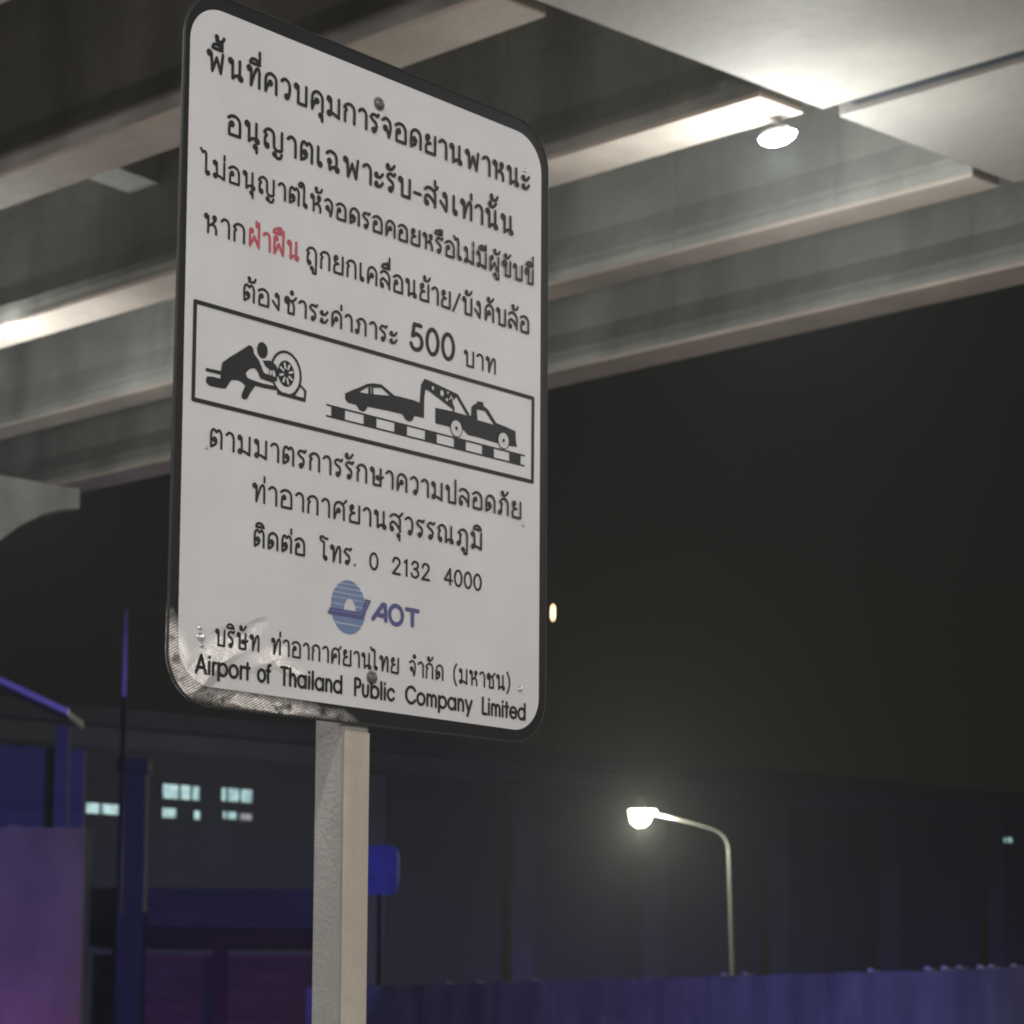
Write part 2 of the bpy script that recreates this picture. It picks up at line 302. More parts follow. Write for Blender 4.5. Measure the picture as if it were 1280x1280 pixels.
LAT = {  # cap height 1, round geometric
 'A': (.80, ['.04,0 .40,1! .76,0', '.17,.30 .63,.30']), 'T': (.56, ['.02,1 .54,1', '.28,1 .28,0']), 'P': (.56, ['.09,0 .09,1! .30,1 .46,.94 .52,.75 .46,.56 .30,.50 .09,.50']),
 'C': (.86, ['.82,.80 .66,.95 .48,1 .24,.92 .08,.70 .05,.5 .08,.30 .24,.08 .48,0 .66,.05 .82,.20']), 'L': (.46, ['.09,1 .09,0! .44,0']),
 'i': (.18, ['.09,0 .09,.68', '.09,.92 .09,.96']), 'l': (.18, ['.09,0 .09,1']), 't': (.34, ['.17,0 .17,.92', '.02,.66 .32,.66']), 'f': (.32, ['.12,0 .12,.78 .18,.96 .32,1', '.0,.66 .28,.66']),
 'r': (.30, ['.08,0 .08,.68', '.08,.46 .14,.62 .30,.67']), 'n': (.58, ['.08,0 .08,.68', '.08,.44 .16,.62 .30,.68 .44,.60 .50,.42 .50,0']),
 'h': (.58, ['.08,0 .08,1', '.08,.44 .16,.62 .30,.68 .44,.60 .50,.42 .50,0']), 'u': (.58, ['.08,.68 .08,.26 .14,.08 .29,0 .44,.08 .50,.26 .50,.68']),
 'm': (.90, ['.08,0 .08,.68', '.08,.44 .14,.62 .26,.68 .39,.60 .45,.42 .45,0', '.45,.44 .51,.62 .63,.68 .76,.60 .82,.42 .82,0']),
 'o': (.70, ['O.35,.34,.31,.34']), 'a': (.74, ['O.35,.34,.31,.34', '.66,0 .66,.68']), 'd': (.74, ['O.35,.34,.31,.34', '.66,0 .66,1']), 'b': (.74, ['O.39,.34,.31,.34', '.08,0 .08,1']),
 'p': (.74, ['O.39,.34,.31,.34', '.08,-.28 .08,.68']), 'c': (.60, ['.58,.54 .48,.64 .34,.68 .14,.58 .05,.34 .14,.10 .34,0 .48,.04 .58,.14']),
 'e': (.70, ['.05,.36 .65,.36! .62,.52 .50,.64 .35,.68 .16,.60 .05,.36 .10,.14 .35,0 .52,.04 .64,.18']), 'y': (.58, ['.03,.68 .30,.02', '.56,.68 .20,-.28']),
 '0': (.62, ['O.31,.5,.26,.5']), '1': (.40, ['.12,.84 .26,1! .26,0']), '2': (.60, ['.08,.72 .14,.92 .30,1 .48,.90 .50,.68 .36,.42 .07,0! .54,0']),
 '3': (.60, ['.10,.80 .20,.96 .34,1 .48,.90 .49,.70 .38,.57 .24,.54! .42,.48 .53,.28 .46,.08 .30,0 .14,.06 .07,.22']),
 '4': (.64, ['.46,0 .46,1! .05,.26! .60,.26']), '5': (.62, ['.50,1 .19,1! .12,.52! .26,.62 .42,.60 .54,.44 .54,.22 .42,.04 .26,0 .12,.06 .05,.20']), ' ': (.34, []), '.': (.16, ['.08,.03 .085,.03']),
}
def spline(path, sx, sy, ox, oy):
    """-> list of smooth pieces (each a list of 2D points)"""
    if path[0] in 'oO':
        a = [float(q) for q in path[1:].split(',')]; cx, cyy, rx = a[:3]
        if path[0] == 'o': r_x, r_y = rx * sy * .92, rx * sy
        else: r_x, r_y = rx * sx, a[3] * sy
        n = 30
        return [[(ox + cx * sx + r_x * math.cos(2 * math.pi * k / n), oy + cyy * sy + r_y * math.sin(2 * math.pi * k / n)) for k in range(n)] + [None]]
    pts = []; pieces = []; cur = []
    for tok in path.split():
        c = tok.endswith('!'); x, y = tok.rstrip('!').split(',')
        p = (ox + float(x) * sx, oy + float(y) * sy); cur.append(p)
        if c and len(cur) > 1: pieces.append(cur); cur = [p]
    if len(cur) > 1: pieces.append(cur)
    res = []
    for c in pieces:
        if len(c) == 2: res.append(c); continue
        o = []; P = [Vector(q) for q in c]; P = [P[0] * 2 - P[1]] + P + [P[-1] * 2 - P[-2]]
        for i in range(1, len(P) - 2):
            p0, p1, p2, p3 = P[i - 1:i + 3]
            d1 = max((p1 - p0).length, 1e-6) ** .5; d2 = max((p2 - p1).length, 1e-6) ** .5; d3 = max((p3 - p2).length, 1e-6) ** .5
            m1 = (p1 - p0) / d1 - (p2 - p0) / (d1 + d2) + (p2 - p1) / d2; m2 = (p2 - p1) / d2 - (p3 - p1) / (d2 + d3) + (p3 - p2) / d3
            m1 *= d2; m2 *= d2
            for k in range(7):
                t = k / 7
                o.append((2*t**3 - 3*t*t + 1) * p1 + (t**3 - 2*t*t + t) * m1 + (-2*t**3 + 3*t*t) * p2 + (t**3 - t*t) * m2)
        o.append(P[-2]); res.append([tuple(q) for q in o])
    return res
class Ink(MB):
    lift = 0.0
    def stroke(s, pts, wd):
        closed = pts[-1] is None
        if closed: pts = pts[:-1] + [pts[0]]
        P = [Vector(q) for q in pts]; n = len(P); h = wd / 2; i0 = len(s.v)
        for k in range(n):
            if closed: t = P[(k + 1) % (n - 1)] - P[(k - 1) % (n - 1)]
            else: t = P[min(k + 1, n - 1)] - P[max(k - 1, 0)]
            if t.length < 1e-9: t = Vector((1, 0))
            t.normalize(); nn = Vector((-t.y, t.x))
            s.lift += 4e-7
            for sg in (1, -1):
                q = P[k] + nn * h * sg; s.v.append((q.x, -s.lift, q.y))
        for k in range(n - 1): s.f.append((i0 + 2*k + 1, i0 + 2*k + 3, i0 + 2*k + 2, i0 + 2*k))
        if not closed:
            for e in (P[0], P[-1]):
                s.lift += 1.5e-6; i = len(s.v)
                for k in range(12): s.v.append((e.x + h * math.cos(k * math.pi / 6), -s.lift, e.y + h * math.sin(k * math.pi / 6)))
                s.f.append(tuple(range(i, i + 12)))
        s.lift += 1.5e-6
    def fill(s, pts, holes=()):
        loops = [[Vector((x, z, 0)) for x, z in pts]] + [[Vector((x, z, 0)) for x, z in h] for h in holes]
        flat = [q for l in loops for q in l]; i = len(s.v); s.lift += 2e-6
        s.v += [(q.x, -s.lift, q.y) for q in flat]
        for tri in tessellate_polygon(loops):
            a, b, c = (flat[k] for k in tri)
            if (b - a).cross(c - a).z < 0: tri = tri[::-1]
            s.f.append(tuple(i + k for k in tri))
    def ring(s, c, rx, ry, wd):
        s.stroke([(c[0] + rx * math.cos(a * math.pi / 24), c[1] + ry * math.sin(a * math.pi / 24)) for a in range(48)] + [None], wd)
    def disc(s, c, rx, ry):
        s.fill([(c[0] + rx * math.cos(a * math.pi / 18), c[1] + ry * math.sin(a * math.pi / 18)) for a in range(36)])
mmf = .001
def layout(text, gap):
    x = 0; o = []; stem = 0; hasup = False
    for ch in text:
        if ch == 'ำ':
            for p in UP['ํ']: o.append((p, stem - .0, 0))
            ch = 'า'
        if ch in UP:
            tone = ch in '่้'
            dx = .0 if not (tone and hasup) else .0
            for p in UP[ch]: o.append((p, stem + dx, .40 if (tone and hasup) else 0))
            if not tone: hasup = True
        elif ch in DN:
            for p in DN[ch]: o.append((p, stem, 0))
        else:
            wdt, ps = (LAT if ch in LAT and ch not in K or ch in '0123456789' else K)[ch]
            for p in ps: o.append((p, x, 0))
            stem = x + STEM.get(ch, wdt - .06); hasup = False; x += wdt + gap
    return o, x - gap
def write(ink, text, x0, x1, base, hgt, wd, gap=.17):
    o, W = layout(text, gap)
    sy = hgt - wd; sx = (x1 - x0 - wd) / W          # all in mm
    for p, dx, dy in o:
        for pc in spline(p, sx * mmf, sy * mmf, (x0 + wd / 2 + dx * sx) * mmf, (base + wd / 2 + dy * sy) * mmf):
            ink.stroke(pc, wd * mmf)

WH, HH = 590.4, 800.0
root = empty('parking_sign', (0, 0, 0))
tag(root, 'white Thai parking control sign with tow truck pictogram and black border on square steel post', 'road sign')
# sign axes: x along the face, -y towards the reader, z up; origin at the lower left corner of the white field
SZ = 1.6 + 1.487 * .8 - .8                            # height of the white field's lower edge
SIGN = Matrix(((.697, -.717, 0, -.3784), (.717, .697, 0, 2.5832), (0, 0, 1, SZ), (0, 0, 0, 1)))
root.matrix_world = SIGN
def rrect(x0, x1, z0, z1, r, skew=(0, 0), n=10):
    pts = []
    for cx, cz, a0 in ((x1 - r, z1 - r, 0), (x0 + r, z1 - r, 90), (x0 + r, z0 + r, 180), (x1 - r, z0 + r, 270)):
        for k in range(n + 1):
            a = R(a0 + 90 * k / n); pts.append((cx + r * math.cos(a), cz + r * math.sin(a)))
    (s0, s1) = skew                                   # left edge leans: extra x at bottom / top
    return [(x + ((s0 + (s1 - s0) * (z - z0) / (z1 - z0)) if x < (x0 + x1) / 2 else 0), z) for x, z in pts]
# post 60 mm square, its front flush with the back of the panel
pm = MB(); pm.box(.2510, .2976, .0040, .0520, -SZ, .79)
post = pm.build('post', M_galv, root, bevel=.004)
tp = MB(); tp.box(.2560, .2962, .0022, .0038, -SZ, -.0285)
tp.build('reflective_strip', M_beige, post)
# panel: folded aluminium sheet, black border film, white field
b = MB(); outer = rrect(-.0155, .6035, -.0215, .8185, .060, (.001, .009), 12)
outer = [(x, z + (x / .59 - .5) * .008 + .0025) if z < .4 else (x, z) for x, z in outer]   # the print sits a little askew on the sheet
b.extrude(outer, -.001, .0035)
panel = b.build('panel', M_border, root)
rim = MB()
ob = [(x, z) for x, z in outer]
ctr = Vector((.295, .40))
loop = [Vector((x, -.0005, z)) for x, z in ob]
rim.tube(loop + [loop[0]], [.0016] * (len(loop) + 1), 8, False)
rim.build('edge_trim', mat('edge_paint', (.03, .03, .03), .6, 0, noise=.2, scale=20), panel)
wf = Ink(); wf.fill(rrect(0, WH * mmf, 0, HH * mmf, .047, n=12))
face = wf.build('white_face', M_face, panel, recalc=False); face.location.y = -.0014
def put(ink, name, m, y=-.0020):
    o = ink.build(name, m, panel, recalc=False); o.location.y = y; return o

LN = [  # the lines of lettering: list of (text, x0, x1), baseline, height, stroke
 ('lettering', M_ink, [('พื้นที่ควบคุมการจอดยานพาหนะ', 22, 568)], 722, 27.3, 3.9),
 ('lettering', M_ink, [('อนุญาตเฉพาะรับ-ส่งเท่านั้น', 54, 538)], 653.5, 27.3, 3.9),
 ('lettering', M_ink, [('ไม่อนุญาตให้จอดรอคอยหรือไม่มีผู้ขับขี่', 22, 576)], 596, 23, 3.1),
 ('lettering', M_ink, [('หาก', 23, 87), ('ถูกยกเคลื่อนย้าย/บังคับล้อ', 178, 568.5)], 528, 24.4, 3.1),
 ('red_lettering', M_red, [('ฝ่าฝืน', 89, 170)], 528, 24.4, 3.3),
 ('lettering', M_ink, [('ต้องชำระค่าภาระ', 82, 331.5), ('บาท', 446, 507)], 460.5, 22.4, 3.0),
 ('fine_figure', M_ink, [('500', 350, 433.5)], 460.5, 37.5, 5.2),
 ('lettering', M_ink, [('ตามมาตรการรักษาความปลอดภัย', 37, 555.5)], 277, 24, 3.0),
 ('lettering', M_ink, [('ท่าอากาศยานสุวรรณภูมิ', 101.7, 484)], 224.5, 24, 3.0),
 ('lettering', M_ink, [('ติดต่อ', 104.4, 186.5), ('โทร.', 211, 268.3)], 171.5, 22.4, 3.0),
 ('phone_number', M_ink, [('0', 287.3, 305), ('2132', 324.5, 393), ('4000', 414.2, 484.2)], 171.5, 23, 3.0),
 ('lettering', M_ink, [('บริษัท', 51.7, 118.8), ('ท่าอากาศยานไทย', 134.5, 340.4), ('จำกัด', 355.7, 417), ('(มหาชน)', 432.6, 537)], 48.3, 20.8, 2.5),
 ('lettering', M_ink, [('Airport', 23.8, 106), ('of', 114.4, 137), ('Thailand', 149.5, 249), ('Public', 264.5, 334), ('Company', 349.7, 468.5), ('Limited', 483, 567)], 13, 24, 3.5),
]
for nm, m, words, base, hgt, wd in LN:
    for tx, a, c in words:
        ink = Ink(); write(ink, tx, a, c, base, hgt, wd * 1.06, .12 if tx[0] in LAT and tx[0] != ' ' else .17)
        put(ink, nm, m)
S = lambda pts: [(x * mmf, z * mmf) for x, z in pts]
# framed pictograms
ink = Ink()
bx = S([(14.5, 443.5), (576.3, 444), (576, 331.5), (14.3, 328.5)])
for a, c in zip(bx, bx[1:] + bx[:1]): ink.stroke([a, c], .0052)
put(ink, 'pictogram_frame', M_ink)
D = {"body":[[55.1,380.0],[66.5,389.2],[80.6,399.1],[94.8,409.7],[99.5,409.0],[101.5,405.7],[102.3,401.2],[109.7,394.9],[113.8,388.4],[117.7,381.3],[127.3,380.2],[138.0,379.8],[138.1,375.6],[130.1,372.3],[112.8,373.4],[109.4,379.0],[106.0,383.0],[102.0,383.8],[94.8,380.1],[90.3,375.0],[93.1,370.3],[99.7,369.1],[115.6,368.2],[136.9,369.0],[137.0,364.2],[118.3,363.0],[105.1,362.9],[97.4,352.4],[93.0,344.7],[88.4,342.9],[84.7,345.1],[85.0,349.3],[90.0,359.8],[85.4,363.0],[78.8,364.2],[69.7,362.5],[66.0,357.9],[61.0,350.6],[55.8,349.6],[37.9,349.0],[32.8,351.5],[32.1,355.5],[33.9,359.4],[42.8,360.8],[52.4,360.5],[53.6,364.1],[53.2,365.3],[31.2,365.1],[31.7,369.0],[41.3,369.3],[53.8,369.9]],"arm":[[115.6,395.6],[126.9,398.1],[135.0,395.0],[140.5,388.8],[139.4,381.1],[135.4,379.2],[135.3,384.5],[133.9,387.4],[129.8,387.6],[128.5,385.2],[129.3,381.1],[125.3,380.8],[125.8,387.3],[119.8,389.7]],"car":[[245.3,382.6],[257.3,389.4],[268.7,395.0],[281.6,402.3],[291.7,405.0],[305.6,406.2],[315.2,401.9],[327.1,396.9],[336.0,397.2],[359.9,397.6],[370.5,396.4],[372.5,419.9],[377.7,428.3],[381.4,429.6],[380.1,416.9],[378.3,404.2],[378.0,378.2],[361.7,377.8],[358.0,370.9],[352.8,368.8],[346.0,370.3],[340.7,375.9],[315.6,375.3],[282.8,373.7],[279.2,368.1],[275.0,365.8],[269.2,366.6],[264.1,372.2],[250.5,372.2],[246.2,375.1]],"win1":[[268.8,389.3],[283.8,399.0],[283.2,389.8]],"win2":[[291.5,399.2],[304.9,401.9],[319.7,395.0],[291.9,391.2]],"truck":[[397.7,395.4],[414.2,396.3],[429.2,396.8],[456.0,396.6],[461.4,397.7],[461.8,408.8],[466.0,413.4],[471.1,415.6],[471.9,418.9],[483.0,419.9],[483.9,415.1],[491.7,412.4],[507.3,397.4],[526.5,395.6],[543.2,393.2],[544.2,380.2],[546.5,373.1],[530.2,371.3],[502.4,371.1],[474.9,372.0],[456.3,371.5],[447.8,376.6],[424.4,375.8],[398.0,375.5]],"cabwin":[[471.5,408.3],[486.5,408.9],[503.0,394.1],[473.0,394.4]],"boom":[[372.9,418.7],[379.3,428.5],[384.2,428.6],[437.2,421.1],[459.4,397.9],[454.3,396.3],[434.8,416.9],[427.3,409.3],[431.6,402.2],[431.7,396.7],[428.3,397.2],[428.3,399.7],[385.2,415.2],[377.8,414.9]],"boomdots":[[392.8,419.8],[408.7,416.4],[419.2,419.2],[417.4,409.7]],"blocks":[[223.9,245.8],[276.5,297.5],[327.7,349.2],[380.2,400.6],[431.3,452.2],[481.9,503.4],[532.1,553.2]]}
ink = Ink()
ink.fill(S(D['body'])); ink.fill(S(D['arm'])); ink.disc((.1149, .4078), .0081, .0098)
wc = (.1517, .3875); ink.ring(wc, .0228, .0262, .0032); ink.disc(wc, .0128, .0158)
ink.fill(S([(172.0, 378.5), (174.0, 379.5), (184.0, 373.0), (182.6, 359.0), (138.4, 359.6), (138.4, 364.0), (179.8, 363.6), (180.4, 371.6)]))
ink.fill(S([(163, 366), (173.5, 379), (175.3, 377.5), (166.5, 363.8)]))
put(ink, 'clamping_pictogram', M_ink)
ink = Ink()
for k in range(8):
    a = k * math.pi / 4 + .30; c, s_ = math.cos(a), math.sin(a)
    ink.stroke([(wc[0] + .0052 * c, wc[1] + .0064 * s_), (wc[0] + .0100 * c, wc[1] + .0122 * s_)], .0026)
ink.disc((.1278, .3835), .0017, .0030)
put(ink, 'wheel_slots', M_white_print, -.0024)
ink = Ink()
ink.fill(S(D['car']), [S(D['win1']), S(D['win2'])])
ink.fill(S(D['truck']), [S(D['cabwin'])]); ink.fill(S(D['boom']))
z0, z1 = .362, .3495
for zz in (.3628, .3492): ink.stroke([(.2162, zz), (.560, zz + .001)], .0021)
for a, c in D['blocks']: ink.fill(S([(a, 349), (c, 349), (c, 362.8), (a, 362.8)]))
put(ink, 'towing_pictogram', M_ink)
for (x, zz), r_ in zip(D['boomdots'], (2.2, 3.3, 1.5, 1.9)):
    ink = Ink(); ink.disc((x * mmf, zz * mmf), r_ * mmf * .9, r_ * mmf * 1.15); put(ink, 'boom_opening', M_white_print, -.0024)
for a, c, q in (((424, 416), (430, 410), .0016), ((421.5, 411), (425, 414.5), .0012), ((287.6, 399.5), (287.6, 391.5), .0009)):
    ink = Ink(); ink.stroke(S([a, c]), q); put(ink, 'pictogram_line', M_white_print, -.0024)
for c in ((.4347, .3759), (.5205, .3764)):
    ink = Ink(); ink.disc(c, .0098, .0104); put(ink, 'printed_wheel', M_white_print, -.0024)
    ink = Ink(); ink.ring(c, .0102, .0108, .0011); ink.disc(c, .0022, .0026); put(ink, 'wheel_outline', M_ink, -.0027)
# operator emblem: striped globe, dark swoosh, half sun, three letters
gc = (.2556, .1205); grx, gry = .0278, .0330
ink = Ink()
bands = [(.0330, .0288), (.0274, .0232), (.0217, .0172), (.0157, .0108), (.0094, .0030), (.0016, -.0085), (-.0100, -.0196), (-.0216, -.0330)]
for zt, zb in bands:
    P = []; Q = []
    for k in range(9):
        zz = zt + (zb - zt) * k / 8; hw = grx * math.sqrt(max(0, 1 - (zz / gry) ** 2))
        P.append((gc[0] + hw, gc[1] + zz)); Q.append((gc[0] - hw, gc[1] + zz))
    ink.fill(P + Q[::-1])
put(ink, 'emblem_globe', M_blue)
ink = Ink(); ink.disc(gc, grx * .985, gry * .985); put(ink, 'emblem_tint', mat('tint_print', (.50, .55, .66), .42, noise=.1, scale=60), -.0017)
ink = Ink(); ink.fill(S([(247.6, 116.6), (248.2, 122), (251, 128), (256.7, 131.6), (262.5, 128.5), (266, 123), (267, 116.9)])); put(ink, 'emblem_sun', M_white_print, -.0023)
ink = Ink(); ink.fill(S([(222.1, 110.4), (226.1, 116.6), (272.6, 117.0), (277.5, 118.5), (283.0, 134.4), (291.7, 133.6), (284.7, 120.2), (279.6, 108.9), (222.8, 108.6)]))
put(ink, 'emblem_swoosh', M_navy, -.0026)
ink = Ink(); ink.stroke(S([(226.5, 113.4), (275.5, 113.8), (280, 119), (285.6, 131.5)]), .0012); put(ink, 'emblem_line', M_blue, -.0029)
ink = Ink()
for st in ([(296, 112), (311.5, 131.3), (315.6, 131.3), (317, 112.3)], [(305, 117.8), (316, 117.8)]):
    for a, c in zip(st, st[1:]): ink.stroke(S([a, c]), .0058)
ink.ring((.3340, .1215), .0108, .0116, .0056)
ink.stroke(S([(351.5, 131.3), (371.5, 131.3)]), .0052); ink.stroke(S([(361.8, 131), (361.8, 112.4)]), .0060)
put(ink, 'operator_initials', M_navy)
# bolts and rivets
def dome(x, z, r, h, name, m):
    d = MB(); rings = 5; n = 18; c = []
    for k in range(rings):
        a = k / (rings - 1) * R(80); c.append([(x + r * math.cos(a) * math.cos(2 * math.pi * j / n), -.0016 - h * math.sin(a), z + r * math.cos(a) * math.sin(2 * math.pi * j / n)) for j in range(n)])
    i = 0
    for rr in c: d.v += rr
    for k in range(rings - 1):
        for j in range(n): d.sm.add(len(d.f)); d.f.append((k * n + j, k * n + (j + 1) % n, (k + 1) * n + (j + 1) % n, (k + 1) * n + j))
    d.f.append(tuple((rings - 1) * n + j for j in range(n)))
    d.build(name, m, panel)
def washer(x, z, r): 
    i = Ink(); i.disc((x, z), r, r); put(i, 'washer', M_house, -.00165)
for x, z in ((296.0, 762.5), (295.5, 39.0)):
    washer(x * mmf, z * mmf, .0092); dome(x * mmf, z * mmf, .0072, .0055, 'bolt', M_bolt)
for x, z, r in ((558.1, 750.3, 3.2), (35.1, 275.9, 2.6), (559.2, 270.4, 2.2), (32.3, 55.4, 5.5), (554.4, 53.4, 4.2), (30.5, 66, 3), (34, 46, 3)):
    dome(x * mmf, z * mmf, r * mmf, .0018, 'rivet', M_rivet)

# ------------------------------------------------------------------ ground
g = MB(); g.poly([(-1500, -1500, 0), (1500, -1500, 0), (1500, 1500, 0), (-1500, 1500, 0)])
tag(g.build('ground', M_ground), kind='structure')

# ------------------------------------------------------------------ the overpass
# bridge axes: x = along the girders, y = across, towards the far side
BR = Matrix(((.767, .642, 0, 0), (-.642, .767, 0, 0), (0, 0, 1, 0), (0, 0, 0, 1)))
ZB = 6.6
bridge = empty('overpass'); bridge.matrix_world = BR
tag(bridge, 'concrete road overpass seen from below, pale girder flanges between dark webs', 'bridge')
joint = lambda t: -6.92 + .179 * (t - 8.35)            # skewed line where the girders stop
SL = -40
for t in (13.57, 11.91, 10.20, 8.375, 6.58, 4.8, 3.0, 1.2, -.6, -2.4, -4.2):
    f = MB(); hw = .165 if t != 11.91 else .12
    e = joint(t) - .10
    def pr(o, prof, x0, x1):
        i = len(o.v)
        for s0 in (0, 1):
            for a, zz in prof: o.v.append(((x0, joint(t + a) - .08)[s0], t + a, zz))
        n = len(prof)
        for j in range(n): o.f.append((i + j, i + (j + 1) % n, i + n + (j + 1) % n, i + n + j))
        o.f.append(tuple(i + k for k in range(n))); o.f.append(tuple(i + n + k for k in reversed(range(n))))
    last = t > 13
    x_end = 0
    web = MB()
    prof = [(-hw, ZB + .03), (-hw, ZB + .15), (-.08, ZB + .32), (-.08, ZB + 1.2), (-.3, ZB + 1.4), (.3, ZB + 1.4), (.08, ZB + 1.2), (.08, ZB + .32), (hw, ZB + .15), (hw, ZB + .03)]
    prof2 = [(-hw - .004, ZB), (-hw - .004, ZB + .028), (hw + .004, ZB + .028), (hw + .004, ZB)]
    if last:
        _j = joint; joint = lambda q: 30
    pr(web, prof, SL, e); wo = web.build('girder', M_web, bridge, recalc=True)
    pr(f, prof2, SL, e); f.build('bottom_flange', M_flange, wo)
    if last: joint = _j
dk = MB(); dk.box(SL, 30, -6, 14.6, ZB + 1.42, ZB + 1.70); dk.box(SL, 30, 14.3, 14.6, ZB + 1.70, ZB + 2.6)
dk.build('deck', M_deck, bridge)
# cross beam (diaphragm over the pier): flush soffit panels with an open joint between them
def slab(t0, t1, z0, z1, length, name, m):
    o = MB(); P = []
    for zz in (z0, z1):
        for tt in (t0, t1):
            P += [(joint(tt) + .02, tt, zz), (joint(tt) + length, tt, zz)]
    o.v = P; o.f = [(0, 1, 3, 2), (4, 6, 7, 5), (0, 4, 5, 1), (2, 3, 7, 6), (0, 2, 6, 4), (1, 5, 7, 3)]
    return o.build(name, m, bridge, bevel=.005)
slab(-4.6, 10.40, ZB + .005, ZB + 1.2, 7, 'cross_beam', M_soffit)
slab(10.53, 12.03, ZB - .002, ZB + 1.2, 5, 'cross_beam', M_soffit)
js = MB(); i0 = -6.5
js.box(i0 + .1, i0 + 4.8, 10.402, 10.528, ZB + .035, ZB + .3); js.build('joint_seal', M_frame, bridge)
# intermediate diaphragms
for t0, t1, s, zb in ((8.46, 10.11, -11.9, .70), (10.29, 11.82, -12.05, .10), (8.46, 10.11, -20, .3), (6.67, 8.3, -12.4, .3)):
    d = MB(); d.extrude([(s, ZB + zb), (s + .3, ZB + zb), (s + .3, ZB + 1.38), (s, ZB + 1.38)], t0, t1)
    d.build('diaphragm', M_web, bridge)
# pier: hammerhead with rounded haunch, just left of the view
prof = [(13.45, 0.002)]
pr_ = []
end_t = 13.62
prof = [(end_t + a, zz) for a, zz in ((0, -.004), (0, -.19), (-.2, -.23), (-.37, -.30), (-.6, -.44), (-.83, -.64), (-1.03, -.88), (-1.18, -1.25), (-1.27, -1.8), (-1.3, -2.6), (-1.3, -6.6), (-3.6, -6.6), (-3.6, -2.6), (-3.7, -1.4), (-4.3, -.5), (-6, -.1), (-6, -.004))]
pm = MB(); i = 0
for x in (-18.1, -16.65):
    for a, zz in prof: pm.v.append((x + (a - end_t) * .179, a, ZB + zz))
n = len(prof)
for j in range(n): pm.f.append((j, (j + 1) % n, n + (j + 1) % n, n + j))
for tri in tessellate_polygon([[Vector((a, zz, 0)) for a, zz in prof]]):
    pm.f.append(tuple(tri)); pm.f.append(tuple(n + q for q in reversed(tri)))
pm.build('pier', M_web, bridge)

# ------------------------------------------------------------------ lamps
def point(name, parent, loc, power, col, rad=.06):
    l = bpy.data.lights.new(name, 'POINT'); l.energy = power; l.color = col; l.shadow_soft_size = rad
    o = bpy.data.objects.new(name, l); o.location = loc; return link(o, parent)
def spot(name, parent, loc, target, power, col, ang=90, rad=.08, blend=.6):
    l = bpy.data.lights.new(name, 'SPOT'); l.energy = power; l.color = col; l.shadow_soft_size = rad; l.spot_size = R(ang); l.spot_blend = blend
    o = bpy.data.objects.new(name, l); o.location = loc
    o.rotation_euler = (Vector(target) - Vector(loc)).to_track_quat('-Z', 'Y').to_euler(); return link(o, parent)
lamp_spots = [
 ((1.433, 12.283, 6.47), 115, 'glaring white lamp hung under the overpass, right of the sign'),
 ((-3.74, 16.09, 6.47), 105, 'white lamp hung under the overpass, cut off by the left edge of the photo'),
]
def deck_lamp(p, power, label, beam=0, lcol=(.92, 1.0, 1.0)):
    p = Vector(p); z = p.z
    o = empty('ceiling_lamp', p, math.atan2(-.642, .767))
    tag(o, label, 'lamp', 'lamps under the overpass')
    h = MB(); h.box(-.08, .08, -.045, .045, .03, .065); h.box(-.016, .016, -.016, .016, .075, ZB - z - .004); h.build('housing', M_house, o, bevel=.01)
    L_ = MB(); rings = []
    for k in range(4):
        a = k / 3 * R(85); rings.append([(.115 * math.cos(a) * math.cos(q * math.pi / 12), .06 * math.cos(a) * math.sin(q * math.pi / 12), .028 - .05 * math.sin(a)) for q in range(24)])
    for rr in rings: L_.v += rr
    for k in range(3):
        for q in range(24): L_.sm.add(len(L_.f)); L_.f.append((k * 24 + q, k * 24 + (q + 1) % 24, (k + 1) * 24 + (q + 1) % 24, (k + 1) * 24 + q))
    L_.f.append(tuple(72 + q for q in range(24)))
    L_.build('lens', M_lens, o)
    point('lamp_light', o, (0, 0, -.74 if beam else -.22), power, lcol, .11)
    if beam:                                           # extra spot added so the haze glows around the lamp
        l = spot('haze_glow_spot', o, (0, 0, -.10), (0, 0, -1), beam, lcol, 100, .05, 1)
        a = Vector((0, -1, -.75)).normalized(); q = a.to_track_quat('-Z', 'Y')
        l.rotation_mode = 'QUATERNION'; l.rotation_quaternion = o.rotation_euler.to_quaternion().inverted() @ q
    return o
for p, pw, lb in lamp_spots: deck_lamp(p, pw, lb, 900)
for s, t, pw in ((-.4, 10.0, 160), (5.9, 10.0, 500), (-7.0, -2.5, 640), (-.6, -3.3, 430), (6.0, -3.3, 860), (12.2, 6, 540)):
    deck_lamp(BR @ Vector((s, t, 6.05)), pw, 'white lamp under the overpass outside the picture, behind the camera', 0, (1.0, .99, .988))

# street lamp beyond the bridge
sl = empty('street_lamp', (7.27, 75, 0))
tag(sl, 'tall grey street lamp with curved arm and glaring white head', 'street lamp')
pts = [(0, 0, 0), (-.045, 0, 1.9), (-.21, 0, 7.47), (-.25, 0, 7.75), (-.38, 0, 7.99), (-.62, 0, 8.17), (-1.0, 0, 8.30), (-1.7, 0, 8.48), (-2.6, 0, 8.68)]
t_ = MB(); t_.tube(pts, [.115, .11, .075, .066, .06, .052, .046, .042, .04], 12); t_.build('pole', M_pole, sl)
h = MB(); h.box(-3.5, -2.55, -.16, .16, 8.66, 8.84); hd = h.build('lamp_head', M_house, sl, bevel=.05)
le = MB(); le.tube([(-3.1, 0, 8.655), (-3.1, 0, 8.55), (-3.1, 0, 8.40), (-3.1, 0, 8.30)], [.30, .33, .26, .12], 20); le.build('lens', M_lens2, hd)
point('lamp_light', sl, (-3.1, -.55, 8.44), 3600, (1.0, .98, .76), .12)
